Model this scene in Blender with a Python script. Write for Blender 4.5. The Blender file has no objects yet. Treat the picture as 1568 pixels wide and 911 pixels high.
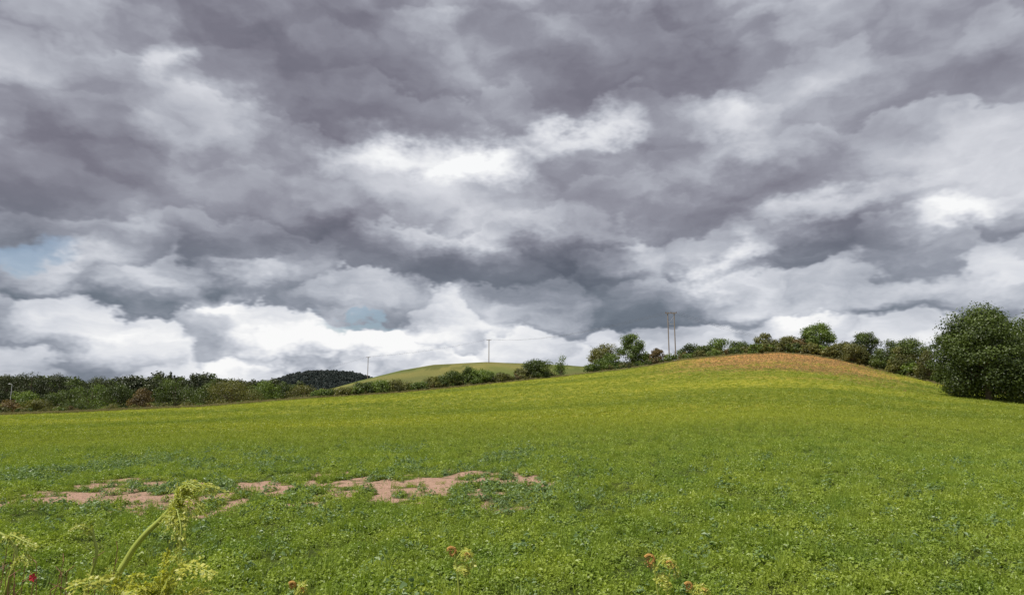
import bpy, math, random
import numpy as np
from mathutils import Vector

scene = bpy.context.scene
rng = np.random.default_rng(7)
EYE = 2.4            # eye height above field level (m)
U = 1/1065.0         # survey unit for bearings and elevations (tangent)

# ------------------------------------------------------------------ helpers
def srgb(r, g, b):
    def f(c):
        c /= 255.0
        return c/12.92 if c <= 0.04045 else ((c+0.055)/1.055)**2.4
    return (f(r), f(g), f(b), 1.0)

def _hash(ix, iy, seed):
    h = (ix.astype(np.int64)*374761393 + iy.astype(np.int64)*668265263 + seed*1442695041) & 0xffffffff
    h = ((h ^ (h >> 13))*1274126177) & 0xffffffff
    h = h ^ (h >> 16)
    return (h & 0xffffff)/float(0xffffff)

def vnoise(x, y, seed=0):
    x = np.asarray(x, float); y = np.asarray(y, float)
    ix = np.floor(x); iy = np.floor(y)
    fx = x-ix; fy = y-iy
    fx = fx*fx*(3-2*fx); fy = fy*fy*(3-2*fy)
    a = _hash(ix, iy, seed); b = _hash(ix+1, iy, seed)
    c = _hash(ix, iy+1, seed); d = _hash(ix+1, iy+1, seed)
    return (a*(1-fx)+b*fx)*(1-fy)+(c*(1-fx)+d*fx)*fy

def fbm(x, y, seed=0, octv=4):
    s = 0; amp = .5; tot = 0
    for o in range(octv):
        s = s+amp*vnoise(x*2**o+13.7*o, y*2**o-7.3*o, seed+o); tot += amp; amp *= .55
    return s/tot

def sstep(a, b, x):
    t = np.clip((x-a)/(b-a), 0, 1)
    return t*t*(3-2*t)

# ------------------------------------------------------------------ terrain
crest_b = np.array([-1800,-1200,-784,-684,-584,-484,-384,-284,-184,-84,16,76,166,216,266,316,366,416,466,516,566,616,656,716,784,1000,1500])
crest_e = np.array([-16,-15,-14,-11,-6,-1,7,14,20,29,39,45,55,62,71,76,80,82,78,70,57,45,34,25,15,0,-10])
cd_b = np.array([-1800,-784,-400,0,250,420,560,660,784,1500])
cd_v = np.array([130,125,135,150,168,175,160,135,112,100])
ridge_b = np.array([-700,-384,-289,-224,-164,-119,-39,16,86,136,216,316,500])
ridge_e = np.array([0,4,22,42,57,65,69,67,64,60,45,15,0])

def crest_dist(s):
    return np.interp(s/U, cd_b, cd_v)

def ground(x, y):
    x = np.asarray(x, float); y = np.asarray(y, float)
    s = x/np.maximum(y, 25)
    Yc = crest_dist(s)
    zc = np.interp(s/U, crest_b, crest_e)*U*Yc + EYE
    t = np.maximum(y, 0)/Yc
    tt = np.clip(t, 0, 1)
    p = tt**1.7*(1+0.18*(1-tt))
    near = zc*p
    fall = sstep(1.0, 1.9, t)
    base = -1.8+1.5*sstep(250, 900, y)
    z = np.where(t <= 1, near, zc*(1-fall)+base*fall)
    rb = np.interp(x/420.0/U, ridge_b, ridge_e)*U*420+EYE+1.0
    z = z+np.maximum(rb, 0)*np.exp(-((y-420)/85.0)**2)*sstep(180, 280, y)
    z = z+54*np.exp(-(np.abs(x+318)/112.0)**3.2-((y-1200)/180.0)**2)
    z = z+3.0*np.exp(-((y-430)/90.0)**2)*sstep(-100, -180, x)
    z = z+(fbm(x/14, y/14, 3)-.5)*0.35*sstep(6, 40, y)
    z = z+0.95*sstep(6.5, 1.5, y)      # bank under the camera
    return z

def soil_mask(x, y):
    m = np.full(np.shape(x), -9.0)
    for cx, cy, rx, ry, k in [(-11.2,17.4,3.4,1.9,1),(-8.2,16.8,2.6,2.1,1),(-9.4,20.2,3.0,1.8,.8),(-5.8,18.8,2.8,2.6,.9),(-2.8,20.0,3.0,2.8,.85),(-0.4,19.6,2.0,1.8,.65),
                           (-1.0,15.9,1.2,.7,.6),(-12.6,20.5,1.6,1.4,.5),(-6.5,22.0,2.5,1.0,.6)]:
        d = np.sqrt(((x-cx)/rx)**2+((y-cy)/ry)**2)
        m = np.maximum(m, (1-d)*k)
    n = fbm(x*.9, y*.75, 21, 5)-.5
    n2 = fbm(x*2.2, y*1.7, 31, 4)-.5
    return sstep(0.0, 0.14, m*0.85+n*1.4+n2*2.5-0.17)*(m > -0.3)

def brow_mask(x, y):
    s = x/np.maximum(y, 25)/U
    t = y/crest_dist(s*U)
    e = np.exp(-((s-420)/175.0)**4)
    return e*sstep(0.55, 0.85, t+0.30*(fbm(x/11, y/7, 5)-.5))*sstep(1.5, 1.2, t)

def build_mesh(name, verts, faces, smooth=False):
    me = bpy.data.meshes.new(name)
    verts = np.asarray(verts, dtype=np.float32)
    faces = np.asarray(faces, dtype=np.int32)
    n = faces.shape[1]
    me.vertices.add(len(verts)); me.vertices.foreach_set('co', verts.ravel())
    me.loops.add(faces.size); me.loops.foreach_set('vertex_index', faces.ravel())
    me.polygons.add(len(faces))
    me.polygons.foreach_set('loop_start', np.arange(0, faces.size, n, dtype=np.int32))
    me.polygons.foreach_set('loop_total', np.full(len(faces), n, dtype=np.int32))
    me.polygons.foreach_set('use_smooth', np.full(len(faces), smooth, dtype=bool))
    me.update(calc_edges=True)
    return me

def add_obj(name, me, parent=None, loc=(0,0,0)):
    o = bpy.data.objects.new(name, me)
    scene.collection.objects.link(o)
    o.location = loc
    if parent: o.parent = parent
    return o

def new_mat(name):
    m = bpy.data.materials.new(name); m.use_nodes = True
    nt = m.node_tree; nt.nodes.clear()
    out = nt.nodes.new('ShaderNodeOutputMaterial')
    return m, nt, out

def N(nt, typ, **kw):
    n = nt.nodes.new(typ)
    for k, v in kw.items():
        setattr(n, k, v)
    return n

def math_n(nt, op, a, b=None, c=None, clamp=False):
    n = nt.nodes.new('ShaderNodeMath'); n.operation = op; n.use_clamp = clamp
    for i, v in enumerate((a, b, c)):
        if v is None: continue
        if isinstance(v, (int, float)): n.inputs[i].default_value = v
        else: nt.links.new(v, n.inputs[i])
    return n.outputs[0]

def vmath(nt, op, a, b=None):
    n = nt.nodes.new('ShaderNodeVectorMath'); n.operation = op
    for i, v in enumerate((a, b)):
        if v is None: continue
        if isinstance(v, (tuple, list)): n.inputs[i].default_value = v
        else: nt.links.new(v, n.inputs[i])
    return n.outputs['Value'] if op in ('LENGTH', 'DOT_PRODUCT') else n.outputs[0]

def mixc(nt, fac, a, b, mode='MIX'):
    n = nt.nodes.new('ShaderNodeMix'); n.data_type = 'RGBA'; n.blend_type = mode; n.clamp_factor = True
    for i, v in ((0, fac), (6, a), (7, b)):
        if isinstance(v, (int, float, tuple, list)): n.inputs[i].default_value = v
        else: nt.links.new(v, n.inputs[i])
    return n.outputs[2]

def noise(nt, vec, scale, detail=4, rough=.55, out='Fac', dims='3D'):
    n = nt.nodes.new('ShaderNodeTexNoise'); n.noise_dimensions = dims
    n.inputs['Scale'].default_value = scale; n.inputs['Detail'].default_value = detail
    n.inputs['Roughness'].default_value = rough
    if vec is not None: nt.links.new(vec, n.inputs['Vector'])
    return n.outputs[0] if out == 'Fac' else n.outputs['Color']

# ------------------------------------------------------------------ materials
def leaf_material(name, dark, light, transl=0.3, hue_noise=0.35, posramp=None, attr=True):
    m, nt, out = new_mat(name)
    geo = N(nt, 'ShaderNodeNewGeometry')
    oi = N(nt, 'ShaderNodeObjectInfo')
    fac = oi.outputs['Random']
    if attr:
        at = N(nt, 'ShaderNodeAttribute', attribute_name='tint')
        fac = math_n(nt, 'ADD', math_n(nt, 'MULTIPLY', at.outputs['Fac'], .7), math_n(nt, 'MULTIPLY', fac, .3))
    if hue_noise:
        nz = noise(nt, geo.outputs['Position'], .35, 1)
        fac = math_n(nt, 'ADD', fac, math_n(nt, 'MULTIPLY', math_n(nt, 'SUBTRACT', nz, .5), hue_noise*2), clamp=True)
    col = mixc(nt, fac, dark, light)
    if posramp:
        col = posramp(nt, geo, col)
    d = N(nt, 'ShaderNodeBsdfDiffuse')
    nt.links.new(col, d.inputs['Color'])
    t = N(nt, 'ShaderNodeBsdfTranslucent')
    nt.links.new(mixc(nt, 1.0, col, (1.2, 1.25, .6, 1), 'MULTIPLY'), t.inputs['Color'])
    mx = N(nt, 'ShaderNodeMixShader'); mx.inputs[0].default_value = transl
    nt.links.new(d.outputs[0], mx.inputs[1]); nt.links.new(t.outputs[0], mx.inputs[2])
    g = N(nt, 'ShaderNodeBsdfGlossy'); g.inputs['Roughness'].default_value = .45; g.inputs['Color'].default_value = (1, 1, 1, 1)
    m2 = N(nt, 'ShaderNodeMixShader'); m2.inputs[0].default_value = .03
    nt.links.new(mx.outputs[0], m2.inputs[1]); nt.links.new(g.outputs[0], m2.inputs[2])
    nt.links.new(m2.outputs[0], out.inputs[0])
    return m

def simple_mat(name, c1, c2, scale=20, rough=.8, bump=0.0, stretch=None):
    m, nt, out = new_mat(name)
    tc = N(nt, 'ShaderNodeTexCoord')
    v = tc.outputs['Object']
    if stretch: v = vmath(nt, 'MULTIPLY', v, stretch)
    nz = noise(nt, v, scale, 6, .6)
    p = N(nt, 'ShaderNodeBsdfPrincipled'); p.inputs['Roughness'].default_value = rough
    nt.links.new(mixc(nt, nz, c1, c2), p.inputs['Base Color'])
    if bump:
        b = N(nt, 'ShaderNodeBump'); b.inputs['Strength'].default_value = bump
        nt.links.new(nz, b.inputs['Height']); nt.links.new(b.outputs[0], p.inputs['Normal'])
    nt.links.new(p.outputs[0], out.inputs[0])
    return m

bark = simple_mat('bark', (.10,.075,.05,1), (.18,.14,.10,1), 6, .9, .5, (1,1,.2))
M_oak = leaf_material('leaves_dark_green', (.022,.038,.009,1), (.135,.185,.038,1))
M_green = leaf_material('leaves_fresh_green', (.045,.080,.012,1), (.195,.270,.050,1))
M_olive = leaf_material('leaves_olive', (.060,.068,.018,1), (.22,.22,.060,1))
M_brown = leaf_material('leaves_rusty', (.080,.062,.026,1), (.24,.17,.07,1))
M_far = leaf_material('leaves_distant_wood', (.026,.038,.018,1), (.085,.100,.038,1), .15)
M_vfar = leaf_material('leaves_haze_tinted_wood', (.024,.038,.036,1), (.044,.060,.052,1), .1)  # distance haze is put into the leaf colour as a bluish tint

# crop colour: yellower on the hill, lusher close by, soft cloud shadows painted in
def crop_ramp(nt, geo, col):
    sep = N(nt, 'ShaderNodeSeparateXYZ'); nt.links.new(geo.outputs['Position'], sep.inputs[0])
    mr = N(nt, 'ShaderNodeMapRange', interpolation_type='SMOOTHSTEP'); mr.inputs[1].default_value = 20; mr.inputs[2].default_value = 55
    nt.links.new(sep.outputs[1], mr.inputs[0])
    nf = noise(nt, vmath(nt, 'MULTIPLY', geo.outputs['Position'], (.35, 1, 0)), .032, 3, .55)  # broad yellow/green crop patches that also hint at cloud shadows in the colour
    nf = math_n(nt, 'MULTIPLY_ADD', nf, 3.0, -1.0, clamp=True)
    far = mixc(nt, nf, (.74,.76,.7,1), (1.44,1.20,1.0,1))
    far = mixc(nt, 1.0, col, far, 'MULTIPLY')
    nn = math_n(nt, 'MULTIPLY_ADD', noise(nt, geo.outputs['Position'], .8, 3), 2.2, -.6, clamp=True)
    near = mixc(nt, nn, (.66,.78,.8,1), (1.25,1.16,1.1,1))
    near = mixc(nt, 1.0, col, near, 'MULTIPLY')
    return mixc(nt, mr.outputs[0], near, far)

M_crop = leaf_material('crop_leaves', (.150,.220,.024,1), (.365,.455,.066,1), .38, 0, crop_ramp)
M_weed = leaf_material('weed_leaves', (.08,.14,.05,1), (.24,.34,.13,1), .3, .2)
M_dry = leaf_material('dry_grass', (.17,.15,.06,1), (.36,.32,.15,1), .2)
M_straw = leaf_material('reddish_dry_grass', (.24,.15,.06,1), (.42,.28,.13,1), .2)

# ground
mg, nt, out = new_mat('field_ground')
geo = N(nt, 'ShaderNodeNewGeometry')
ga = N(nt, 'ShaderNodeAttribute', attribute_name='gcol')
sa = N(nt, 'ShaderNodeAttribute', attribute_name='soil')
n1 = noise(nt, geo.outputs['Position'], 1.5, 8, .6)
n2 = noise(nt, geo.outputs['Position'], .06, 6, .6)
c = mixc(nt, 1.0, ga.outputs['Color'], mixc(nt, n1, (.6,.62,.6,1), (1.4,1.38,1.4,1)), 'MULTIPLY')
c = mixc(nt, 1.0, c, mixc(nt, n2, (.8,.88,.85,1), (1.25,1.12,1.1,1)), 'MULTIPLY')
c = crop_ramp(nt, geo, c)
n3 = noise(nt, geo.outputs['Position'], 9, 8, .7)
vor = N(nt, 'ShaderNodeTexVoronoi', feature='F1'); vor.inputs['Scale'].default_value = 9
nt.links.new(geo.outputs['Position'], vor.inputs['Vector'])
soilc = mixc(nt, n3, (.32,.19,.13,1), (.72,.50,.38,1))
soilc = mixc(nt, math_n(nt, 'MULTIPLY', vor.outputs['Distance'], .8, clamp=True), soilc, (.38,.23,.16,1))
c = mixc(nt, sa.outputs['Fac'], c, soilc)
p = N(nt, 'ShaderNodeBsdfPrincipled'); p.inputs['Roughness'].default_value = .95; p.inputs['Specular IOR Level'].default_value = .1
nt.links.new(c, p.inputs['Base Color'])
bp = N(nt, 'ShaderNodeBump'); bp.inputs['Strength'].default_value = 1.0; bp.inputs['Distance'].default_value = .12
nt.links.new(n3, bp.inputs['Height']); nt.links.new(bp.outputs[0], p.inputs['Normal'])
nt.links.new(p.outputs[0], out.inputs[0])

# ------------------------------------------------------------------ ground sheet
du = .018
ux = np.arange(-math.asinh(700), math.asinh(700)+du, du)
gx = 10*np.sinh(ux)
uy = np.arange(-math.asinh(8), math.asinh(900), du)
gy = 17+9*np.sinh(uy)
X, Y = np.meshgrid(gx, gy)
Z = ground(X, Y)
Z = Z+(fbm(X*2.5, Y*2.5, 77, 4)-.5)*.12*sstep(60, 30, Y)*sstep(0, 5, Y)
ny, nx = X.shape
idx = np.arange(nx*ny).reshape(ny, nx)
F = np.stack([idx[:-1,:-1], idx[:-1,1:], idx[1:,1:], idx[1:,:-1]], -1).reshape(-1, 4)
me = build_mesh('ground', np.stack([X, Y, Z], -1).reshape(-1, 3), F, True)
S = X/np.maximum(Y, 25)
TT = Y/crest_dist(S)
col = np.zeros((ny, nx, 4)); col[..., 3] = 1
def setc(mask, rgb):
    for k in range(3): col[..., k] = col[..., k]*(1-mask)+rgb[k]*mask
one = np.ones_like(X)
setc(one, (.070,.095,.020))
setc(sstep(22, 60, Y), (.215,.25,.035))
setc(brow_mask(X, Y)*.92, (.36,.215,.095))
setc(sstep(1.0, 1.02, TT), (.22,.20,.08))
second = sstep(200, 260, Y)
setc(second, (.105,.140,.045))
setc(second*sstep(.45, .6, fbm(X/40, Y/25, 9)), (.145,.160,.060))
setc(second*.6*sstep(.62, .68, fbm(X/9, Y/12, 19)), (.060,.085,.028))
setc(sstep(560, 640, Y), (.08,.11,.035))
setc(sstep(700, 900, Y)*(fbm(X/300, Y/200, 15) > .5), (.14,.15,.07))
a = me.color_attributes.new('gcol', 'FLOAT_COLOR', 'POINT'); a.data.foreach_set('color', col.reshape(-1).astype(np.float32))
a = me.attributes.new('soil', 'FLOAT', 'POINT'); a.data.foreach_set('value', soil_mask(X, Y).ravel().astype(np.float32))
me.materials.append(mg)
add_obj('ground', me)

# ------------------------------------------------------------------ foliage generators
def leaf_quads(centers, normals, size, r, aspect=.6):
    n = len(centers)
    rv = r.normal(size=(n, 3))
    t = np.cross(normals, rv); t /= np.linalg.norm(t, axis=1)[:, None]+1e-9
    b = np.cross(normals, t)
    s = (size*(.6+.8*r.random(n)))[:, None]
    bend = normals*s*.15
    v = np.stack([centers-t*s*.5, centers-b*s*.5*aspect+bend, centers+t*s*.5, centers+b*s*.5*aspect+bend], 1)
    f = np.arange(n*4).reshape(n, 4)
    return v.reshape(-1, 3), f

def crown(blobs, n, size, r, up=.25, fill=.35):
    c = np.array([b[0] for b in blobs]); rad = np.array([b[1] for b in blobs]); tn = np.array([b[2] for b in blobs])
    w = rad[:, 0]*rad[:, 2]; w = w/w.sum()
    k = r.choice(len(blobs), n, p=w)
    d = r.normal(size=(n, 3)); d /= np.linalg.norm(d, axis=1)[:, None]
    rr = r.random(n)**fill*(1+.14*r.normal(size=n))
    pos = c[k]+d*rad[k]*rr[:, None]
    nrm = d+r.normal(size=(n, 3))*.5+np.array([0, 0, up])
    nrm /= np.linalg.norm(nrm, axis=1)[:, None]
    v, f = leaf_quads(pos, nrm, size, r, .75)
    tint = np.clip(tn[k]+.18*r.normal(size=n), 0, 1)
    return v, f, np.repeat(tint, 4)

def tube(pts, radii, seg=7):
    pts = np.array(pts, float); V = []; F = []
    for i, p in enumerate(pts):
        d = pts[min(i+1, len(pts)-1)]-pts[max(i-1, 0)]; d /= np.linalg.norm(d)+1e-9
        a = np.cross(d, [0, 1, 0] if abs(d[1]) < .9 else [1, 0, 0]); a /= np.linalg.norm(a); b = np.cross(d, a)
        for j in range(seg):
            th = 2*math.pi*j/seg
            V.append(p+(a*math.cos(th)+b*math.sin(th))*radii[i])
    for i in range(len(pts)-1):
        for j in range(seg):
            F.append([i*seg+j, i*seg+(j+1) % seg, (i+1)*seg+(j+1) % seg, (i+1)*seg+j])
    return np.array(V), np.array(F)

def tree_mesh(name, h, w, r, mat, n, size, low=.12, m=24, conifer=False, core=.62):
    """tapered trunk, limbs and a lumpy crown of leaf clumps"""
    blobs = []
    R = w/2; ch = h*(1-low)
    limbs = []
    if conifer:
        for i in range(m):
            t = i/m
            rad = R*(1-t)*.75+.03*h
            a = r.random()*6.28
            q = R*(1-t)*.45*r.random()
            blobs.append(((q*math.cos(a), q*math.sin(a), h*(low+(1-low)*t)), (rad, rad, h/m*1.4), r.random()))
    else:
        lop = r.uniform(.75, 1.1, 5)      # uneven outline: each sector of the crown reaches a different distance
        for i in range(m):
            a = r.random()*2*math.pi; zz = r.uniform(-.95, 1)
            k = lop[int(a/6.2832*5) % 5]
            q = math.sqrt(max(0, 1-zz*zz))*r.uniform(.72, 1.08)*k
            br = R*r.uniform(.17, .40)
            zz2 = low*h+ch*.5+zz*ch*.5*.85*(k if zz > 0 else 1)
            rs = (R-br*.75)
            if zz < 0: q = math.sqrt(q) if q > 0 else q
            cc = (q*rs*math.cos(a), q*rs*math.sin(a), min(max(zz2, br*.6+low*h*.4), h-br*.75))
            blobs.append((cc, (br, br, br*r.uniform(.6, .95)), r.uniform(.1, .95)))
            if i % 3 == 0: limbs.append(cc)
        a = r.random()*6.28
        blobs.append(((.12*R*math.cos(a), .12*R*math.sin(a), h-R*.26), (R*.3, R*.3, R*.26), .6))
        blobs.append(((0, 0, low*h+ch*.45), (R*core, R*core, ch*.38), .2))
    V, Fq, tint = crown(blobs, n, size, r)
    mats = np.zeros(len(Fq), dtype=np.int32)
    tr = max(.02*h, .08)*1.3 if h > 1.01 else .02
    parts = [tube([(0,0,-.05*h), (.01*h,0,.25*h), (-.01*h,.01*h,.55*h), (0,0,.85*h)], [tr*1.3, tr, tr*.65, tr*.2])]
    for cc in limbs:
        z0 = h*r.uniform(.15, .4)
        mid = (cc[0]*.45, cc[1]*.45, z0+(cc[2]-z0)*.6)
        parts.append(tube([(0,0,z0), mid, cc], [tr*.55, tr*.35, tr*.12], 5))
    for tv, tf in parts:
        Fq = np.vstack([Fq, tf+len(V)]); V = np.vstack([V, tv])
        tint = np.concatenate([tint, np.full(len(tv), .5)]); mats = np.concatenate([mats, np.ones(len(tf), dtype=np.int32)])
    me = build_mesh(name, V, Fq)
    me.materials.append(mat); me.materials.append(bark)
    me.polygons.foreach_set('material_index', mats)
    a = me.attributes.new('tint', 'FLOAT', 'POINT'); a.data.foreach_set('value', tint.astype(np.float32))
    return me

def survey(b, dist):
    x = b*U*dist
    return x, dist, float(ground(x, dist))

def plant_tree(name, b, top, width, dist, mat, n=6000, size=None, low=.05, m=26, seed=0, **kw):
    x, y, z = survey(b, dist)
    h = max(top*U*dist+EYE-z, 1.2)
    w = width*U*dist
    r = np.random.default_rng(seed+100)
    me = tree_mesh(name, h, w, r, mat, n, size or dist*.0018, low, m, **kw)
    return add_obj(name, me, None, (x, y, z-.1))

# --- trees and bushes: (name, bearing, top elevation, angular width, distance, material, leaves)
G, O, L, B = M_green, M_oak, M_olive, M_brown
T = [
 ('hawthorn_bush', 142, 97, 54, 178, L, 6000),
 ('hawthorn_bush', 150, 84, 44, 172, G, 4500),
 ('ash_tree', 189, 114, 52, 182, G, 7500),
 ('hawthorn_bush', 228, 91, 34, 180, B, 3500),
 ('hawthorn_bush', 206, 83, 46, 184, L, 3500),
 ('hawthorn_bush', 278, 98, 50, 190, O, 5000),
 ('field_maple_tree', 322, 106, 56, 196, G, 6000),
 ('hawthorn_bush', 354, 101, 50, 192, O, 4500),
 ('hawthorn_bush', 298, 95, 46, 190, O, 4000),
 ('hawthorn_bush', 398, 115, 42, 184, L, 4500),
 ('hawthorn_bush', 428, 109, 44, 182, L, 4500),
 ('hawthorn_bush', 450, 106, 38, 180, B, 4000),
 ('oak_tree', 482, 132, 60, 178, G, 10000),
 ('hawthorn_bush', 462, 115, 44, 182, O, 4500),
 ('hawthorn_bush', 516, 100, 48, 170, L, 5000),
 ('oak_tree', 554, 116, 66, 172, O, 9000),
 ('hawthorn_bush', 532, 97, 46, 164, L, 5000),
 ('hawthorn_bush', 586, 105, 58, 158, O, 7500),
 ('hawthorn_bush', 624, 107, 66, 150, O, 9000),
 ('hawthorn_bush', 604, 92, 50, 150, L, 5000),
 ('hawthorn_bush', 648, 88, 50, 140, L, 5500),
 ('hawthorn_bush', 42, 72, 56, 156, O, 6500),
 ('hawthorn_bush', 18, 60, 38, 155, L, 3000),
 ('hawthorn_bush', 76, 80, 44, 250, G, 3500),
 ('hawthorn_bush', -20, 52, 40, 152, L, 3000),
 ('hawthorn_bush', -50, 58, 46, 151, G, 4500),
 ('hawthorn_bush', -66, 61, 40, 152, O, 4000),
 ('hawthorn_bush', -92, 55, 56, 150, O, 5000),
 ('hawthorn_bush', -118, 47, 42, 150, L, 3000),
 ('hawthorn_bush', -146, 38, 44, 148, G, 3000),
 ('hawthorn_bush', -176, 42, 50, 147, L, 3500),
 ('hawthorn_bush', -205, 41, 50, 146, G, 3500),
 ('hawthorn_bush', -226, 38, 40, 146, O, 3000),
 ('hawthorn_bush', -262, 30, 44, 143, L, 3000),
 ('hawthorn_bush', -292, 25, 44, 142, G, 3000),
 ('hawthorn_bush', -320, 34, 54, 200, L, 3500),
 ('oak_tree', -350, 38, 60, 220, O, 5000),
 ('oak_tree', -384, 40, 66, 215, G, 5500),
 ('oak_tree', -432, 41, 90, 205, L, 8000),
 ('hawthorn_bush', -474, 36, 62, 210, O, 5000),
 ('oak_tree', -520, 41, 78, 215, O, 6500),
 ('beech_tree', -572, 29, 42, 190, B, 4500),
 ('hawthorn_bush', -606, 34, 68, 205, O, 5500),
 ('oak_tree', -648, 36, 80, 210, G, 6500),
 ('hawthorn_bush', -694, 26, 66, 190, O, 5000),
 ('hawthorn_bush', -730, 11, 54, 180, L, 3500),
 ('hawthorn_bush', -770, 10, 54, 180, B, 3500),
 ('hawthorn_bush', -668, 12, 50, 175, O, 3000),
 ('hawthorn_bush', -752, 24, 60, 215, G, 4500),
 ('oak_tree', -840, 36, 80, 210, O, 6000),
 ('oak_tree', -744, 54, 74, 330, M_far, 5000),
 ('oak_tree', -700, 50, 64, 335, M_far, 4500),
 ('oak_tree', -640, 46, 66, 335, M_far, 4500),
 ('oak_tree', -780, 50, 64, 330, M_far, 4500),
]
for i, (nm, b, top, w, d, mt, n) in enumerate(T):
    plant_tree(nm, b, top, w, d, mt, n, seed=i)
plant_tree('sycamore_tree', 736, 160, 150, 92, O, 40000, .27, .0, 90, 111, core=.66)
plant_tree('sycamore_tree', 836, 162, 180, 94, O, 30000, .27, .0, 80, 112, core=.66)
plant_tree('sycamore_tree', 694, 122, 84, 96, O, 15000, .25, .0, 44, 113, core=.66)
plant_tree('sycamore_tree', 960, 130, 160, 90, O, 14000, .34, .02, 50, 104)

# ------------------------------------------------------------------ instancing
def template(me):
    return bpy.data.objects.new(me.name, me)

def scatter(name, pts, rot, scale, variant, templates, parent=None):
    me = bpy.data.meshes.new(name)
    me.vertices.add(len(pts)); me.vertices.foreach_set('co', np.asarray(pts, np.float32).ravel())
    a = me.attributes.new('rot', 'FLOAT_VECTOR', 'POINT'); a.data.foreach_set('vector', np.asarray(rot, np.float32).ravel())
    a = me.attributes.new('scl', 'FLOAT_VECTOR', 'POINT'); a.data.foreach_set('vector', np.asarray(scale, np.float32).ravel())
    a = me.attributes.new('var', 'INT', 'POINT'); a.data.foreach_set('value', np.asarray(variant, np.int32))
    o = add_obj(name, me, parent)
    ng = bpy.data.node_groups.new(name+'_nodes', 'GeometryNodeTree')
    ng.interface.new_socket('Geometry', in_out='INPUT', socket_type='NodeSocketGeometry')
    ng.interface.new_socket('Geometry', in_out='OUTPUT', socket_type='NodeSocketGeometry')
    gi = ng.nodes.new('NodeGroupInput'); go = ng.nodes.new('NodeGroupOutput')
    ra = ng.nodes.new('GeometryNodeInputNamedAttribute'); ra.data_type = 'FLOAT_VECTOR'; ra.inputs['Name'].default_value = 'rot'
    sa = ng.nodes.new('GeometryNodeInputNamedAttribute'); sa.data_type = 'FLOAT_VECTOR'; sa.inputs['Name'].default_value = 'scl'
    va = ng.nodes.new('GeometryNodeInputNamedAttribute'); va.data_type = 'INT'; va.inputs['Name'].default_value = 'var'
    jn = ng.nodes.new('GeometryNodeJoinGeometry')
    for k, t in enumerate(templates):
        cmpn = ng.nodes.new('FunctionNodeCompare'); cmpn.data_type = 'INT'; cmpn.operation = 'EQUAL'
        ints = [s for s in cmpn.inputs if s.type == 'INT']
        ng.links.new([s for s in va.outputs if s.enabled][0], ints[0]); ints[1].default_value = k
        oi = ng.nodes.new('GeometryNodeObjectInfo'); oi.inputs['Object'].default_value = t
        ip = ng.nodes.new('GeometryNodeInstanceOnPoints')
        ng.links.new(gi.outputs[0], ip.inputs['Points']); ng.links.new(cmpn.outputs[0], ip.inputs['Selection'])
        ng.links.new(oi.outputs['Geometry'], ip.inputs['Instance'])
        ng.links.new([s for s in ra.outputs if s.enabled][0], ip.inputs['Rotation'])
        ng.links.new([s for s in sa.outputs if s.enabled][0], ip.inputs['Scale'])
        ng.links.new(ip.outputs[0], jn.inputs[0])
    ng.links.new(jn.outputs[0], go.inputs[0])
    md = o.modifiers.new('scatter', 'NODES'); md.node_group = ng
    return o

def clump_mesh(name, r, n, rad, h, leaf, mat):
    th = r.random(n)*2*math.pi; q = np.sqrt(r.random(n))*rad
    z = h*(1-(q/rad)**2*.75)*(.35+.65*r.random(n))
    c = np.stack([q*np.cos(th), q*np.sin(th), z], 1)
    nr = np.stack([np.cos(th)*q/rad*.6, np.sin(th)*q/rad*.6, np.ones(n)*.9], 1)+r.normal(size=(n, 3))*.35
    nr /= np.linalg.norm(nr, axis=1)[:, None]
    v, f = leaf_quads(c, nr, leaf, r, .62)
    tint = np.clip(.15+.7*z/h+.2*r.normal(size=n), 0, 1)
    me = build_mesh(name, v, f); me.materials.append(mat)
    a = me.attributes.new('tint', 'FLOAT', 'POINT'); a.data.foreach_set('value', np.repeat(tint, 4).astype(np.float32))
    return me

def blades_mesh(name, r, n, rad, h, wid, mat, lean=.35):
    V = []; Fs = []; tn = []
    for i in range(n):
        a = r.random()*6.283; q = rad*math.sqrt(r.random()); hh = h*r.uniform(.5, 1.1)
        bx, by = q*math.cos(a), q*math.sin(a)
        la = r.random()*6.283; l = lean*hh*r.random()
        px, py = -math.sin(la+1.3), math.cos(la+1.3)
        k = len(V)
        for t, ww in ((0, wid), (.55, wid*.8), (1, wid*.12)):
            cx = bx+math.cos(la)*l*t*t; cy = by+math.sin(la)*l*t*t
            V.append((cx-px*ww/2, cy-py*ww/2, hh*t)); V.append((cx+px*ww/2, cy+py*ww/2, hh*t))
        Fs += [(k, k+1, k+3, k+2), (k+2, k+3, k+5, k+4)]
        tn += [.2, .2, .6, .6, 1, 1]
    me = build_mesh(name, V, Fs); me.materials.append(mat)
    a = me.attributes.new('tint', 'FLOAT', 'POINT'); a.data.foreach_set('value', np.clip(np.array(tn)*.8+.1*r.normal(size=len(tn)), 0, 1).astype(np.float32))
    return me

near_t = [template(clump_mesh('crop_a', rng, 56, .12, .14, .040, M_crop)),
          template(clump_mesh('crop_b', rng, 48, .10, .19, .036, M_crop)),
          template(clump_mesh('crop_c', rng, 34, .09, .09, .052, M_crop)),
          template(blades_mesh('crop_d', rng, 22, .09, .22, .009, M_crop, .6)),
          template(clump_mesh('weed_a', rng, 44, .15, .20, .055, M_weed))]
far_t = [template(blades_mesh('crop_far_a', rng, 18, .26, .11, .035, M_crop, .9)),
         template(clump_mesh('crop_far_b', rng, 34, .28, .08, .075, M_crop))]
dry_t = [template(blades_mesh('dry_a', rng, 26, .25, .6, .03, M_dry)), template(blades_mesh('dry_b', rng, 20, .3, .45, .035, M_dry)), template(blades_mesh('dry_c', rng, 26, .3, .5, .035, M_straw))]

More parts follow.
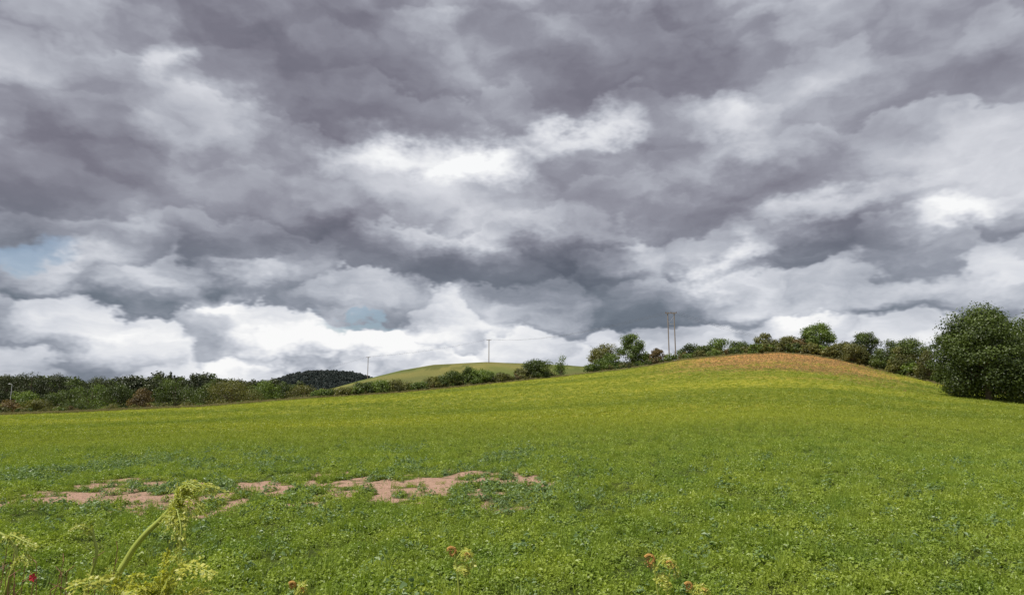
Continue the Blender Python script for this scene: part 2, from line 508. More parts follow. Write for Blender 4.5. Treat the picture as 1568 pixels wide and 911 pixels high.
def ring(y0, y1, dens, smax=.9):
    area = smax*(y1*y1-y0*y0)
    n = int(area*dens)
    y = np.sqrt(rng.random(n)*(y1*y1-y0*y0)+y0*y0)
    x = (rng.random(n)*2-1)*smax*y
    return x, y

def do_crop(name, rings, templates, weights, edge=1.01):
    P = []; Rr = []; Sc = []; Va = []
    for (y0, y1, dens, sc) in rings:
        x, y = ring(y0, y1, dens)
        t = y/crest_dist(x/np.maximum(y, 25))
        sm = soil_mask(x, y); bm = brow_mask(x, y)
        u = rng.random(len(x))
        lush = fbm(x/.9, y/.9, 55, 4)
        far = sstep(25, 50, y)
        keep = (t < edge) & (u > sm*.92) & (rng.random(len(x)) > bm*.95) & ((y > 30) | (rng.random(len(x)) < .45+1.2*sstep(.3, .6, lush)))
        x, y, sm, lush, far = x[keep], y[keep], sm[keep], lush[keep], far[keep]
        lush = lush*(1-far)+.5*far
        z = ground(x, y)-.01
        s = sc*(.38+1.0*lush)*(.6+.8*rng.random(len(x))**1.5)*(1-.5*sm)
        P.append(np.stack([x, y, z], 1))
        Rr.append(np.stack([rng.normal(size=len(x))*.15, rng.normal(size=len(x))*.15, rng.random(len(x))*6.283], 1))
        Sc.append(np.stack([s, s, s*(.7+.7*rng.random(len(x)))], 1))
        v = rng.choice(len(templates), len(x), p=weights)
        if len(templates) == 5:
            wm = (rng.random(len(x)) < .4*sstep(.45, .65, fbm(x/2.5, y/2.5, 91, 3))*sstep(4, -1, x)*sstep(13, 18, y)*sstep(36, 26, y))
            v = np.where((v == 4) & (y > 25), 0, v)
            v = np.where(wm, 4, v)
        Va.append(v)
    return scatter(name, np.vstack(P), np.vstack(Rr), np.vstack(Sc), np.concatenate(Va), templates)

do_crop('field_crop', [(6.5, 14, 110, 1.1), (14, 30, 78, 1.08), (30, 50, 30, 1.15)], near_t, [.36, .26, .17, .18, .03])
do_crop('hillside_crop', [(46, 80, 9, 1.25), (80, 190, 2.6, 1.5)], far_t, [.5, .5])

# dry grass verge along the far edge, and on the brow
n = 9000
b = rng.uniform(-1100, 1000, n); d = crest_dist(b*U)*(1.0+rng.uniform(-.004, .03, n))
x = b*U*d
s = rng.uniform(.5, 1.1, n)
n2_ = 14000
b2 = rng.normal(420, 130, n2_); d2 = crest_dist(b2*U)*rng.uniform(.6, 1.0, n2_)
x2 = b2*U*d2; k = rng.random(n2_) < brow_mask(x2, d2)*.7; x2, d2 = x2[k], d2[k]
vv = np.concatenate([rng.integers(0, 2, n), np.where(rng.random(len(x2)) < .75, 2, 0)])
x = np.concatenate([x, x2]); d = np.concatenate([d, d2]); s = np.concatenate([s, rng.uniform(.2, .45, len(x2))])
z = ground(x, d)-.03
scatter('verge_grass', np.stack([x, d, z], 1), np.stack([0*x, 0*x, rng.random(len(x))*6.28], 1), np.stack([s*1.3, s*1.3, s], 1), vv, dry_t)

# low scrubby hedgerow filling between the hawthorns
hr = np.random.default_rng(15)
hd_t = [template(tree_mesh('hedge_a', 1, 1.3, hr, M_olive, 700, .11, 0, 14)), template(tree_mesh('hedge_b', 1, 1.2, hr, M_oak, 700, .11, 0, 14)),
        template(tree_mesh('hedge_c', 1, 1.5, hr, M_green, 600, .12, 0, 14)), template(tree_mesh('hedge_d', 1, 1.3, hr, M_brown, 500, .12, 0, 12))]
P = []; Sc = []; Va = []
for b0, b1, n, hmin, hmax, f0, f1 in [(118, 250, 26, 1.5, 2.8, 1.02, 1.05), (376, 655, 130, 1.8, 4.0, 1.012, 1.06), (-295, 60, 110, 1.0, 2.2, 1.01, 1.03),
                                  (-800, -300, 120, 1.2, 2.4, 1.25, 1.5), (262, 370, 24, 2.0, 3.6, 1.03, 1.10), (640, 700, 14, 2.0, 3.5, 1.03, 1.08)]:
    bb = hr.uniform(b0, b1, n); dd = crest_dist(bb*U)*hr.uniform(f0, f1, n); hh = hr.uniform(hmin, hmax, n)
    xx = bb*U*dd
    P.append(np.stack([xx, dd, ground(xx, dd)-.15], 1)); ss = hh*hr.uniform(.9, 1.4, n); Sc.append(np.stack([ss, ss, hh], 1)); Va.append(hr.choice(4, n, p=[.4,.25,.22,.13]))
P = np.vstack(P); Sc = np.vstack(Sc)
scatter('hedgerow', P, np.stack([0*P[:,0], 0*P[:,0], hr.random(len(P))*6.28], 1), Sc, np.concatenate(Va), hd_t)

# distant woods
wr = np.random.default_rng(5)
wood_t = [template(tree_mesh('wood_a', 1, .85, wr, M_far, 1100, .065, .05, 18)),
          template(tree_mesh('wood_b', 1, 1.0, wr, M_far, 1100, .065, .05, 18)),
          template(tree_mesh('wood_d', 1, .95, wr, M_oak, 1100, .065, .05, 18)),
          template(tree_mesh('wood_c', 1, .42, wr, M_far, 700, .06, .1, 16, conifer=True))]
n = 560
x = rng.uniform(-560, -140, n); y = rng.uniform(385, 470, n)
h = 10.0+10*fbm(x/14, y/60, 8)+rng.normal(size=n)*1.0
h = h-3.5*sstep(-260, -150, x)
sx = h*rng.uniform(1.0, 1.3, n)
bx = x/y/U
v = np.where((np.abs(bx+515) < 26) & (rng.random(n) < .35), 3, rng.integers(0, 3, n))
h = np.where(v == 3, h*1.06, h)
scatter('distant_woodland', np.stack([x, y, ground(x, y)-.5], 1), np.stack([0*x, 0*x, rng.random(n)*6.28], 1), np.stack([sx, sx, h], 1), v, wood_t)
wr = np.random.default_rng(6)
hz_t = [template(tree_mesh('hz_a', 1, .85, wr, M_vfar, 500, .10, .1, 14)), template(tree_mesh('hz_b', 1, .7, wr, M_vfar, 500, .10, .1, 14))]
n = 3000
x = rng.uniform(-480, -165, n); y = rng.uniform(1000, 1260, n)
h = rng.uniform(8, 13, n)
scatter('wooded_hill', np.stack([x, y, ground(x, y)-1], 1), np.stack([0*x, 0*x, rng.random(n)*6.28], 1), np.stack([h, h, h], 1), rng.integers(0, 2, n), hz_t)
n = 900
x = rng.uniform(-1300, 900, n); y = rng.uniform(1300, 1400, n); h = rng.uniform(10, 17, n)
scatter('distant_treeline', np.stack([x, y, ground(x, y)-1], 1), np.stack([0*x, 0*x, rng.random(n)*6.28], 1), np.stack([h*1.3, h*1.3, h], 1), rng.integers(0, 2, n), hz_t)

# ------------------------------------------------------------------ poles and wires
M_pole = simple_mat('weathered_pole_wood', (.16,.13,.11,1), (.30,.26,.22,1), 8, .85, .3, (1,1,.1))
M_metal = simple_mat('galvanised_steel', (.30,.31,.32,1), (.42,.43,.44,1), 10, .45)
M_cer = simple_mat('brown_ceramic', (.10,.05,.03,1), (.14,.07,.045,1), 10, .25)
M_wire = simple_mat('conductor', (.07,.07,.075,1), (.10,.10,.10,1), 10, .5)

def box(cx, cy, cz, sx, sy, sz):
    v = np.array([[dx*sx/2+cx, dy*sy/2+cy, dz*sz/2+cz] for dz in (-1, 1) for dx, dy in ((-1,-1),(1,-1),(1,1),(-1,1))])
    f = np.array([[0,3,2,1],[4,5,6,7],[0,1,5,4],[1,2,6,5],[2,3,7,6],[3,0,4,7]])
    return v, f

def part(name, pieces, mat, parent, smooth=False):
    V = np.zeros((0, 3)); F_ = np.zeros((0, 4), int)
    for v, f in pieces:
        F_ = np.vstack([F_, f+len(V)]); V = np.vstack([V, v])
    me = build_mesh(name, V, F_, smooth); me.materials.append(mat)
    return add_obj(name, me, parent)

def insulator(x, y, z):
    return tube([(x,y,z),(x,y,z+.05),(x,y,z+.1),(x,y,z+.14),(x,y,z+.2),(x,y,z+.24),(x,y,z+.3)], [.05,.05,.13,.06,.12,.06,.04], 8)

def pole(name, b, dist, top, twin=False):
    x, y, z = survey(b, dist)
    h = top*U*dist+EYE-z
    e = bpy.data.objects.new(name, None); scene.collection.objects.link(e); e.location = (x, y, z)
    offs = (-.85, .85) if twin else (0,)
    g = .9 if twin else 1.35
    for i, o in enumerate(offs):
        part('post_%d' % (i+1), [tube([(o,0,-1),(o,0,h*.5),(o,0,h)], [.19*g,.165*g,.14*g], 12)], M_pole, e, True)
    aw = 3.0 if twin else 2.8
    part('crossarm', [box(0, -.22, h-.25, aw, .10, .16), box(0, .22, h-.25, aw, .10, .16)] if twin else [box(0, -.26, h-.25, aw, .14, .2)], M_pole, e)
    if twin:
        part('brace', [tube([(-.85,-.02,h-3),(.85,-.02,h-1.2)], [.03,.03], 6), box(0, 0, h-3.2, 1.45, .08, .1)], M_metal, e)
    else:
        part('brace', [tube([(-.8,-.24,h-.3),(0,-.22,h-1.1)], [.03,.03], 5), tube([(.8,-.24,h-.3),(0,-.22,h-1.1)], [.03,.03], 5)], M_metal, e)
    xs = (-aw/2+.1, 0, aw/2-.1)
    part('insulators', [insulator(q, -.22, h-.17) for q in xs], M_cer, e, True)
    return [(x+q, y-.22, z+h+.13) for q in xs]

p1 = pole('utility_pole', -224, 445, 76)
p2 = pole('utility_pole', -36, 400, 103)
p3 = pole('twin_utility_pole', 250, 181, 146, True)
def off(pts, dx, dy, dz): return [(a+dx, b_+dy, c_+dz) for a, b_, c_ in pts]
p4z = [( 150+q, 196, float(ground(150, 196))+9.5) for q in (-1.2, 0, 1.2)]
p0 = off(p1, -95, 60, -14)
e = bpy.data.objects.new('overhead_wires', None); scene.collection.objects.link(e)
def span(a, b_, sag, i):
    pts = []
    for t in np.linspace(0, 1, 24):
        pts.append([a[k_]*(1-t)+b_[k_]*t-(4*sag*t*(1-t) if k_ == 2 else 0) for k_ in range(3)])
    part('wire_%d' % i, [tube(pts, [.014]*24, 4)], M_wire, e)
i = 1
for A, Bp, sg in ((p0, p1, 2), (p1, p2, 1.5), (p2, p3, 3.0), (p3, p4z, 3)):
    for a_, b_ in zip(A, Bp):
        span(a_, b_, sg, i); i += 1
x, y, z = 150, 196, float(ground(150, 196))
e2 = bpy.data.objects.new('utility_pole', None); scene.collection.objects.link(e2); e2.location = (x, y, z)
part('post', [tube([(0,0,-1),(0,0,5),(0,0,9.4)], [.18,.16,.13], 10)], M_pole, e2, True)
part('crossarm', [box(0, 0, 9.2, 2.6, .12, .16)], M_pole, e2)
part('insulators', [insulator(q, 0, 9.28) for q in (-1.2, 0, 1.2)], M_cer, e2, True)

# street lamp by the lane, far left
x, y, z = survey(-774, 262)
e3 = bpy.data.objects.new('street_lamp', None); scene.collection.objects.link(e3); e3.location = (x, y, z)
hl = 34*U*262+EYE-z
part('column', [tube([(0,0,-.3),(0,0,1.2),(0,0,1.25),(0,0,hl-.4),(-.15,0,hl-.1),(-.6,0,hl)], [.14,.14,.11,.10,.08,.07], 8)], M_metal, e3, True)
part('lantern', [tube([(-.5,0,hl),(-.7,0,hl+.03),(-1.3,0,hl+.05),(-1.5,0,hl+.02)], [.07,.2,.18,.05], 8)], M_metal, e3, True)

# ------------------------------------------------------------------ bracken in the foreground
M_stem = simple_mat('bracken_stem', (.24,.30,.035,1), (.38,.42,.08,1), 30, .5)
M_frond = leaf_material('bracken_frond', (.26,.30,.025,1), (.62,.60,.11,1), .4, .1)
M_curl = simple_mat('bracken_crozier', (.36,.13,.03,1), (.45,.32,.08,1), 90, .8)
M_redstem = simple_mat('dock_stem', (.16,.06,.035,1), (.25,.14,.06,1), 30, .7)
M_petal = simple_mat('red_petals', (.55,.015,.03,1), (.70,.04,.07,1), 30, .5)

def smooth_path(P, n=24):
    P = np.array(P, float); t = np.linspace(0, len(P)-1, n); out_ = []
    for q in t:
        i_ = min(int(q), len(P)-2); f = q-i_
        p0_, p1_, p2_, p3_ = P[max(i_-1, 0)], P[i_], P[i_+1], P[min(i_+2, len(P)-1)]
        out_.append(.5*((2*p1_)+(-p0_+p2_)*f+(2*p0_-5*p1_+4*p2_-p3_)*f*f+(-p0_+3*p1_-3*p2_+p3_)*f**3))
    return np.array(out_)

def frond_pieces(path, length, r, nrm=(0, -.5, .85), npin=16, leaf=.012, droop=.35):
    """feathery compound frond on a curved rachis: pinnae both sides, each with leaflets"""
    P = smooth_path(path, npin+4); V = []; Fq = []; tubes = [tube(P, np.linspace(.0024, .0008, len(P)), 5)]
    nrm = np.array(nrm, float); nrm /= np.linalg.norm(nrm)
    for i_ in range(1, len(P)-1):
        tdir = P[i_+1]-P[i_]; tdir /= np.linalg.norm(tdir)
        side = np.cross(tdir, nrm); side /= np.linalg.norm(side)
        t = i_/len(P); L_ = length*math.sin(math.pi*min(1, .18+.82*(1-t))*.55)*(1-t*.55)
        for sg in (-1, 1):
            if r.random() < .10: continue
            Lp = L_*r.uniform(.45, 1.15)
            d = side*sg*.85+tdir*.5+r.normal(size=3)*.26; d /= np.linalg.norm(d)
            curl = r.uniform(-.5, .5)
            nl = max(4, int(Lp/(leaf*.33)))
            pp = [P[i_]+d*Lp*q+tdir*curl*Lp*q*q-np.array([0, 0, 1])*droop*r.uniform(.2, 1.6)*Lp*q*q for q in np.linspace(0, 1, nl)]
            tubes.append(tube(pp, np.linspace(.0010, .0004, nl), 4))
            for j in range(1, nl):
                ll = leaf*(1.1-.8*j/nl)*r.uniform(.6, 1.25)
                for s2 in (-1, 1):
                    dd = tdir*s2*.9+d*.35+r.normal(size=3)*.35; dd /= np.linalg.norm(dd)
                    wv = np.cross(dd, nrm+r.normal(size=3)*.4); wv /= np.linalg.norm(wv)
                    k_ = len(V); c0 = pp[j]
                    V += [c0, c0+dd*ll*.45+wv*ll*.30, c0+dd*ll, c0+dd*ll*.45-wv*ll*.30]
                    Fq.append((k_, k_+1, k_+2, k_+3))
    return np.array(V), np.array(Fq), tubes

def crozier(c, rad, start, turns, wid, r, n=26):
    pts = []
    for q in np.linspace(0, 1, n):
        a = start-turns*2*math.pi*q; rr = rad*(1-.8*q)
        pts.append((c[0]+rr*math.cos(a), c[1]+.004*q, c[2]+rr*math.sin(a)))
    return tube(pts, np.linspace(wid, wid*.45, n), 7)

def bracken(name, stem, rad, fronds, curls, seed):
    r = np.random.default_rng(seed)
    e_ = bpy.data.objects.new(name, None); scene.collection.objects.link(e_)
    sp = smooth_path(stem, 40)
    part('stem', [tube(sp, np.linspace(rad*1.15, rad*.65, 40), 10)], M_stem, e_, True)
    allV = np.zeros((0, 3)); allF = np.zeros((0, 4), int); tb = []
    for f in fronds:
        V, Fq, tubes = frond_pieces(f['path'], f['len'], r, npin=f.get('n', 16), leaf=f.get('leaf', .012), nrm=f.get('nrm', (0, -.6, .8)))
        allF = np.vstack([allF, Fq+len(allV)]); allV = np.vstack([allV, V]); tb += tubes
    if len(allV):
        me = build_mesh('fronds', allV, allF); me.materials.append(M_frond)
        a = me.attributes.new('tint', 'FLOAT', 'POINT'); a.data.foreach_set('value', np.repeat(r.random(len(allF)), 4).astype(np.float32))
        add_obj('fronds', me, e_)
        part('rachises', tb, M_stem, e_, True)
    if curls:
        cp = []
        for (c_, rd, st, tu, wd) in curls:
            cp.append(crozier(c_, rd, st, tu, wd, r))
            for _ in range(40):   # rusty scales on the curl
                a_ = r.random()*6.28; q = rd*r.uniform(.3, 1.15)
                v0 = np.array([c_[0]+q*math.cos(a_), c_[1]+r.normal()*.003, c_[2]+q*math.sin(a_)])
                dd = r.normal(size=3)*.0028; ww = r.normal(size=3)*.001
                cp.append((np.array([v0-dd, v0+ww, v0+dd, v0-ww]), np.array([[0,1,2,3]])))
        part('crozier', cp, M_curl, e_)
    return e_

Yb = 1.5
gz = float(ground(-.8, 1.6))
def R3(pts, dz=EYE): return [(a_, b_, c_+dz) for a_, b_, c_ in pts]
bracken('bracken_fern',
    [(-.93, 1.62, gz-.05)]+R3([(-.86,1.55,-.62), (-.828,Yb,-.381), (-.807,Yb,-.316), (-.777,Yb,-.270), (-.738,Yb,-.231), (-.716,Yb,-.201), (-.712,Yb,-.172)]),
    .0070,
    [dict(path=R3([(-.716,Yb,-.200), (-.69,1.50,-.172), (-.66,1.52,-.168), (-.61,1.53,-.190)]), len=.046, n=15, leaf=.010),
     dict(path=R3([(-.716,Yb,-.196), (-.70,1.49,-.186), (-.67,1.48,-.192), (-.64,1.47,-.222)]), len=.045, n=15, leaf=.010),
     dict(path=R3([(-.716,Yb,-.200), (-.695,1.47,-.215), (-.675,1.45,-.25), (-.672,1.44,-.31)]), len=.044, n=15, leaf=.010),
     dict(path=R3([(-.716,Yb,-.190), (-.70,1.49,-.168), (-.68,1.48,-.160), (-.655,1.47,-.168)]), len=.03, n=10, leaf=.009),
     dict(path=R3([(-.738,Yb,-.231), (-.71,1.49,-.23), (-.69,1.48,-.245), (-.68,1.47,-.285)]), len=.035, n=12, leaf=.009)],
    [((-.706,Yb,-.166), .013, 3.0, 1.3, .0050), ((-.698,1.49,-.178), .008, 3.0, 1.2, .0034)], 1)
bracken('bracken_fern',
    [(-.80, 1.66, gz-.05)]+R3([(-.79,1.6,-.75), (-.775,1.56,-.50), (-.755,1.54,-.42)]), .004,
    [dict(path=R3([(-.755,1.54,-.42), (-.73,1.5,-.385), (-.69,1.46,-.335), (-.64,1.43,-.312), (-.58,1.4,-.325)]), len=.075, n=22, leaf=.012),
     dict(path=R3([(-.77,1.54,-.44), (-.79,1.5,-.39), (-.83,1.46,-.350), (-.88,1.43,-.355)]), len=.075, n=20, leaf=.012),
     dict(path=R3([(-.76,1.54,-.42), (-.745,1.48,-.375), (-.73,1.40,-.350), (-.71,1.32,-.345)]), len=.08, n=20, leaf=.012),
     dict(path=R3([(-.755,1.54,-.41), (-.735,1.5,-.36), (-.715,1.47,-.320), (-.695,1.44,-.29)]), len=.055, n=18, leaf=.011),
     dict(path=R3([(-.74,1.55,-.45), (-.69,1.5,-.40), (-.63,1.45,-.375), (-.56,1.42,-.385)]), len=.07, n=20, leaf=.012),
     dict(path=R3([(-.76,1.55,-.45), (-.76,1.5,-.39), (-.755,1.45,-.345), (-.75,1.42,-.330)]), len=.07, n=20, leaf=.012)],
    [], 2)
bracken('bracken_fern',
    [(-1.2,1.7,gz-.05)]+R3([(-1.18,1.66,-.6), (-1.12,1.6,-.39), (-1.11,1.6,-.33), (-1.13,1.6,-.295), (-1.17,1.6,-.275), (-1.22,1.6,-.27)]), .0042,
    [dict(path=R3([(-1.14,1.6,-.29), (-1.11,1.58,-.282), (-1.07,1.56,-.29), (-1.03,1.55,-.30)]), len=.03, n=10, leaf=.008),
     dict(path=R3([(-1.11,1.6,-.34), (-1.08,1.58,-.325), (-1.05,1.56,-.34)]), len=.03, n=10, leaf=.008)], [], 3)
bracken('bracken_fern',
    [(-.99,1.62,gz-.05)]+R3([(-.98,1.6,-.62), (-.945,1.6,-.40), (-.93,1.6,-.33), (-.94,1.6,-.29), (-.945,1.6,-.272)]), .0038,
    [dict(path=R3([(-.944,1.6,-.285), (-.952,1.59,-.268), (-.965,1.58,-.262), (-.975,1.57,-.27)]), len=.016, n=7, leaf=.007)],
    [((-.940,1.6,-.272), .008, 3.0, 1.2, .003)], 4)
def small_fern(cx, cy, cz, seed, sc=1.0):
    bracken('bracken_fern', [(cx+.05, cy+.05, gz-.1), (cx+.03, cy, cz-.35+EYE), (cx+.012, cy, cz-.08*sc+EYE), (cx, cy, cz+EYE)], .0028,
        [dict(path=R3([(cx, cy, cz-.02*sc), (cx+.02*sc, cy, cz+.005*sc), (cx+.035*sc, cy-.01, cz), (cx+.045*sc, cy-.01, cz-.03*sc)]), len=.028*sc, n=9, leaf=.009),
         dict(path=R3([(cx, cy, cz-.035*sc), (cx+.02*sc, cy, cz-.03*sc), (cx+.03*sc, cy, cz-.045*sc)]), len=.028*sc, n=8, leaf=.009)],
        [((cx-.006*sc, cy, cz+.003+EYE), .011*sc, 2.6, 1.2, .004), ((cx+.03*sc, cy-.01, cz-.005+EYE), .007*sc, 2.6, 1.1, .0026)], seed)
small_fern(-.145, 1.8, -.365, 11, 1.1)
small_fern(.355, 1.8, -.385, 12, 1.3)
small_fern(-.545, 1.8, -.445, 13, .8)
small_fern(.46, 1.85, -.46, 14, 1.0)

e4 = bpy.data.objects.new('red_campion', None); scene.collection.objects.link(e4)
fx, fy, fz = -1.065, 1.6, -.375+EYE
part('stem', [tube(smooth_path([(fx-.04, fy+.05, gz), (fx-.02, fy, fz-.4), (fx, fy, fz)], 14), [.002]*14, 6)], M_stem, e4, True)
pet = []
for k_ in range(5):
    a_ = k_*2*math.pi/5; dx, dz = math.cos(a_), math.sin(a_)
    px_, pz_ = -dz, dx
    c0 = np.array([fx, fy-.003, fz])
    pet.append((np.array([c0, c0+np.array([dx*.006+px_*.004, -.002, dz*.006+pz_*.004]), c0+np.array([dx*.010, -.001, dz*.010]), c0+np.array([dx*.006-px_*.004, -.002, dz*.006-pz_*.004])]), np.array([[0,1,2,3]])))
part('petals', pet, M_petal, e4)
e5 = bpy.data.objects.new('dock_plant', None); scene.collection.objects.link(e5)
st = []
rr_ = np.random.default_rng(3)
for k_ in range(26):
    bx = rr_.uniform(-1.22, -.98); tz = -.33-.09*rr_.random()+EYE; ly = rr_.uniform(1.5, 1.75)
    lean = rr_.normal()*.04
    P_ = smooth_path([(bx, ly, gz), (bx+lean*.4, ly, tz-.35), (bx+lean, ly, tz)], 12)
    st.append(tube(P_, np.linspace(.002, .0008, 12), 5))
    for q in range(6, 12):
        st.append(tube([P_[q], P_[q]+np.array([rr_.normal()*.014, rr_.normal()*.01, .016])], [.0012, .0006], 4))
part('stems', st, M_redstem, e5)

# ------------------------------------------------------------------ sun and sky
sun_dir = Vector((-.50, -.28, .92)).normalized()     # towards the sun
sl = bpy.data.lights.new('sun', 'SUN'); sl.energy = 4.6; sl.angle = math.radians(.6); sl.color = (1, .95, .86)
so = bpy.data.objects.new('sun', sl); scene.collection.objects.link(so)
so.rotation_euler = sun_dir.to_track_quat('Z', 'Y').to_euler()

w = bpy.data.worlds.new('World'); scene.world = w; w.use_nodes = True
nt = w.node_tree; nt.nodes.clear()
out = N(nt, 'ShaderNodeOutputWorld'); bg = N(nt, 'ShaderNodeBackground'); bg.inputs['Strength'].default_value = .1
nt.links.new(bg.outputs[0], out.inputs[0])
sky = N(nt, 'ShaderNodeTexSky', sky_type='NISHITA'); sky.sun_disc = False
sky.sun_elevation = math.asin(sun_dir.z); sky.sun_rotation = math.atan2(sun_dir.x, sun_dir.y)
tc = N(nt, 'ShaderNodeTexCoord')
D = vmath(nt, 'NORMALIZE', tc.outputs['Generated'])
sep = N(nt, 'ShaderNodeSeparateXYZ'); nt.links.new(D, sep.inputs[0])
# sky coordinates: azimuth and elevation (x10 rad)
cp = N(nt, 'ShaderNodeCombineXYZ')
nt.links.new(math_n(nt, 'MULTIPLY', math_n(nt, 'ARCTAN2', sep.outputs[0], sep.outputs[1]), 10.0), cp.inputs[0])
nt.links.new(math_n(nt, 'MULTIPLY', math_n(nt, 'ARCSINE', sep.outputs[2]), 10.0), cp.inputs[1])
Pl = vmath(nt, 'MULTIPLY', cp.outputs[0], (.56, 1.0, 0))
# tangent plane of the celestial sphere about a fixed direction (north, 9 degrees up), 10.45 units per tangent
el0 = math.radians(9.05)
ax_f = (0, math.cos(el0), math.sin(el0)); ax_u = (0, -math.sin(el0), math.cos(el0))
df = math_n(nt, 'MAXIMUM', vmath(nt, 'DOT_PRODUCT', D, ax_f), .08)
cq = N(nt, 'ShaderNodeCombineXYZ')
nt.links.new(math_n(nt, 'MULTIPLY', math_n(nt, 'DIVIDE', sep.outputs[0], df), 10.45), cq.inputs[0])
nt.links.new(math_n(nt, 'MULTIPLY', math_n(nt, 'DIVIDE', vmath(nt, 'DOT_PRODUCT', D, ax_u), df), 10.45), cq.inputs[1])
Q = cq.outputs[0]
w1 = vmath(nt, 'SUBTRACT', noise(nt, Pl, .55, 1, .5, 'Color', '2D'), (.5,.5,.5))
w2 = vmath(nt, 'SUBTRACT', noise(nt, Pl, 1.7, 4, .6, 'Color', '2D'), (.5,.5,.5))
warp = vmath(nt, 'ADD', vmath(nt, 'MULTIPLY', w1, (1.5,.7,0)), vmath(nt, 'MULTIPLY', w2, (1.8,1.15,0)))
Qw = vmath(nt, 'ADD', Q, warp)
blobs = [ # u, v, ru, rv, rot deg, amount
 (-3.3,3.9,4.5,1.6,0,-.14),(-7.2,2.6,2.6,1.5,0,-.12),(-6.6,1.5,4.2,1.4,5,-.20),(-3.5,2.5,1.4,1.1,0,-.11),
 (.6,3.8,4.5,1.5,0,-.14),(6.2,3.2,4.0,1.3,-10,-.13),(-.8,2.6,1.9,.6,0,-.10),(-.8,.40,5.2,.75,-4,-.27),
 (4.3,1.8,3.6,.7,12,-.19),(5.2,.6,2.6,.5,0,-.15),(-7.0,.95,3.2,.35,-8,-.13),(-4.4,.2,1.6,.25,-14,-.14),
 (3.2,-.45,2.6,.28,0,-.12),(-7.0,-.75,2.0,.2,0,-.08),(-4.6,-.55,1.2,.2,0,-.08),
 (-6.9,4.1,1.5,.8,0,.13),(-5.5,3.7,.7,.45,0,.28),(-4.8,2.8,1.2,.9,0,.13),(-2.0,2.25,1.6,.5,10,.30),(-.5,2.1,1.2,.45,0,.44),
 (.9,2.55,.9,.35,20,.28),(-.9,1.3,2.4,.7,0,.13),(4.5,3.9,1.5,1.0,-20,.14),(3.4,2.7,1.1,.4,0,.16),(6.9,1.2,1.1,.42,12,.40),
 (5.2,1.45,2.8,.35,12,.22),(3.4,.55,.6,.4,20,.32),(7.6,2.6,2.2,.9,10,.14),(-4.2,-.15,.75,.38,10,.26),(-3.7,-.75,.75,.38,0,.28),
 (-2.6,-.6,.6,.35,0,.26),(-1.5,-.65,1.3,.40,0,.32),(-6.8,.35,1.6,.4,0,.15),(1.4,.95,1.1,.35,0,.14),(1.2,-.3,1.5,.3,0,.10),(6.4,-.1,2.2,.25,6,.12)]
acc = None
for (u_, v_, ru, rv, ro, am) in blobs:
    mp = N(nt, 'ShaderNodeMapping', vector_type='TEXTURE')
    mp.inputs['Location'].default_value = (u_, v_, 0); mp.inputs['Rotation'].default_value = (0, 0, math.radians(ro)); mp.inputs['Scale'].default_value = (ru*1.1, rv*1.2, 1)
    nt.links.new(Qw, mp.inputs[0])
    mr = N(nt, 'ShaderNodeMapRange', interpolation_type='SMOOTHSTEP')
    mr.inputs[1].default_value = 0; mr.inputs[2].default_value = 1; mr.inputs[3].default_value = am; mr.inputs[4].default_value = 0
    nt.links.new(vmath(nt, 'LENGTH', mp.outputs[0]), mr.inputs[0])
    acc = mr.outputs[0] if acc is None else math_n(nt, 'ADD', acc, mr.outputs[0])
# relief: lumps lit from above, shaded below
wlow = N(nt, 'ShaderNodeMapRange', interpolation_type='SMOOTHSTEP'); wlow.inputs[1].default_value = .30; wlow.inputs[2].default_value = .12; wlow.inputs[3].default_value = 0; wlow.inputs[4].default_value = 1.0
nt.links.new(sep.outputs[2], wlow.inputs[0])
Pw = vmath(nt, 'ADD', Pl, vmath(nt, 'MULTIPLY', w2, (.4,.4,0)))
nA = noise(nt, Pw, .55, 7, .48, dims='2D')
nB = noise(nt, vmath(nt, 'ADD', Pw, (.03,.28,0)), .55, 7, .48, dims='2D')
rel = math_n(nt, 'SUBTRACT', nA, nB)
# layered bands of small cumulus low down
nL = noise(nt, vmath(nt, 'MULTIPLY', Pw, (.6, 1.5, 0)), 1.2, 5, .55, dims='2D')
# cauliflower heads near the horizon: each cell of a warped Voronoi is a puff, bright crown and grey foot
vo = N(nt, 'ShaderNodeTexVoronoi', feature='SMOOTH_F1', voronoi_dimensions='2D'); vo.inputs['Scale'].default_value = 1.6; vo.inputs['Smoothness'].default_value = .3
Pv = vmath(nt, 'ADD', Pl, vmath(nt, 'MULTIPLY', w2, (.75,.75,0)))
nt.links.new(Pv, vo.inputs['Vector'])
dv = vmath(nt, 'DOT_PRODUCT', vmath(nt, 'SUBTRACT', Pv, vo.outputs['Position']), (.05, .58, 0))
puff = math_n(nt, 'SUBTRACT', dv, math_n(nt, 'MULTIPLY', math_n(nt, 'SUBTRACT', vo.outputs['Distance'], .42), .24))
base = math_n(nt, 'ADD', acc, .655)
low = N(nt, 'ShaderNodeMapRange', interpolation_type='SMOOTHSTEP'); low.inputs[1].default_value = .19; low.inputs[2].default_value = .07; low.inputs[3].default_value = 0; low.inputs[4].default_value = .12
nt.links.new(sep.outputs[2], low.inputs[0])
base = math_n(nt, 'ADD', base, low.outputs[0])
Bv = math_n(nt, 'ADD', base, math_n(nt, 'MULTIPLY', math_n(nt, 'SUBTRACT', nA, .5), .42))
Bv = math_n(nt, 'ADD', Bv, math_n(nt, 'MULTIPLY', rel, .66))
Bv = math_n(nt, 'ADD', Bv, math_n(nt, 'MULTIPLY', math_n(nt, 'SUBTRACT', nL, .5), math_n(nt, 'MULTIPLY_ADD', wlow.outputs[0], .50, .08)))
Bv = math_n(nt, 'ADD', Bv, math_n(nt, 'MULTIPLY', puff, math_n(nt, 'MULTIPLY_ADD', wlow.outputs[0], .66, .18)))
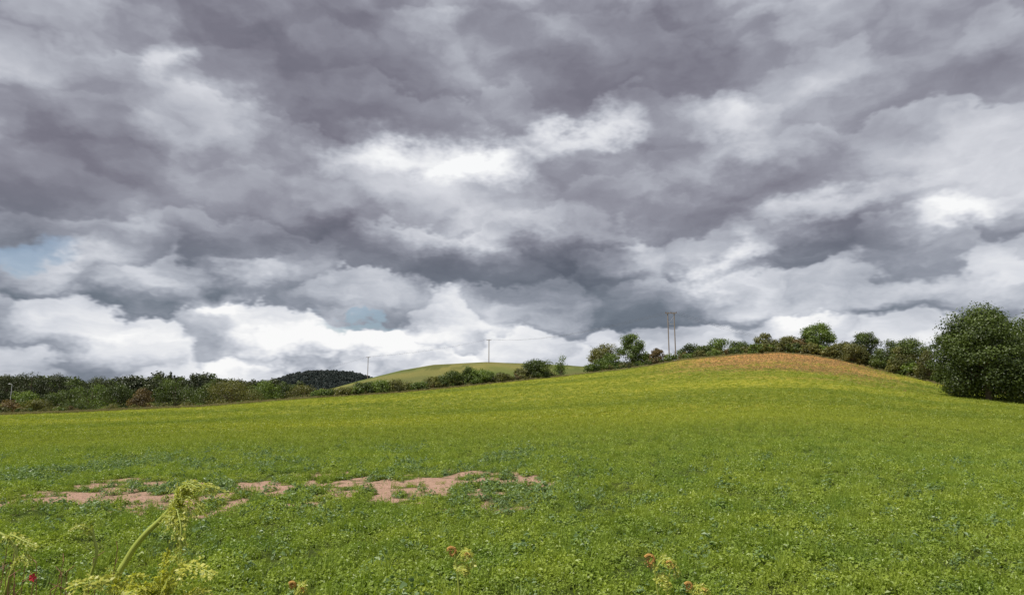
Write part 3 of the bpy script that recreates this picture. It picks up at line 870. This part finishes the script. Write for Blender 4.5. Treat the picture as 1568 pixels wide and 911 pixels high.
def ramp(stops):
    cr = N(nt, 'ShaderNodeValToRGB'); cr.color_ramp.interpolation = 'LINEAR'
    els = cr.color_ramp.elements
    els[0].position = stops[0][0]; els[0].color = srgb(*stops[0][1])
    els[1].position = stops[-1][0]; els[1].color = srgb(*stops[-1][1])
    for ps, c_ in stops[1:-1]:
        q = els.new(ps); q.color = srgb(*c_)
    nt.links.new(Bv, cr.inputs[0])
    return cr.outputs[0]
hi = ramp([(.22,(98,99,112)),(.42,(121,120,133)),(.56,(146,147,159)),(.68,(178,181,191)),(.82,(213,215,222)),(1.0,(248,249,250))])
lo = ramp([(.22,(90,99,112)),(.42,(113,122,134)),(.56,(144,150,162)),(.68,(180,185,195)),(.82,(215,218,225)),(1.0,(250,250,250))])
cloud = mixc(nt, 1.0, mixc(nt, wlow.outputs[0], hi, lo), (10,10,10,1), 'MULTIPLY')
# gaps with blue sky
gaps = None
for (u_, v_, ru, rv) in [(-7.6,.62,.9,.20),(-2.2,-.38,.6,.08)]:
    mp = N(nt, 'ShaderNodeMapping', vector_type='TEXTURE')
    mp.inputs['Location'].default_value = (u_, v_, 0); mp.inputs['Scale'].default_value = (ru, rv, 1)
    nt.links.new(Qw, mp.inputs[0])
    mr = N(nt, 'ShaderNodeMapRange', interpolation_type='SMOOTHSTEP'); mr.inputs[1].default_value = .4; mr.inputs[2].default_value = 1.4; mr.inputs[3].default_value = .7; mr.inputs[4].default_value = 0
    nt.links.new(vmath(nt, 'LENGTH', mp.outputs[0]), mr.inputs[0])
    gaps = mr.outputs[0] if gaps is None else math_n(nt, 'MAXIMUM', gaps, mr.outputs[0])
nt.links.new(mixc(nt, gaps, cloud, sky.outputs[0]), bg.inputs[0])
w.cycles.sampling_method = 'MANUAL'; w.cycles.sample_map_resolution = 256

# ------------------------------------------------------------------ camera
cam = bpy.data.cameras.new('camera'); cam.lens = 24; cam.sensor_width = 36; cam.clip_start = .05; cam.clip_end = 30000
co = bpy.data.objects.new('camera', cam); scene.collection.objects.link(co)
co.location = (0, 0, EYE); co.rotation_euler = (math.radians(90+9.05), 0, 0)
scene.camera = co
scene.view_settings.view_transform = 'Standard'; scene.view_settings.look = 'None'; scene.view_settings.exposure = 0
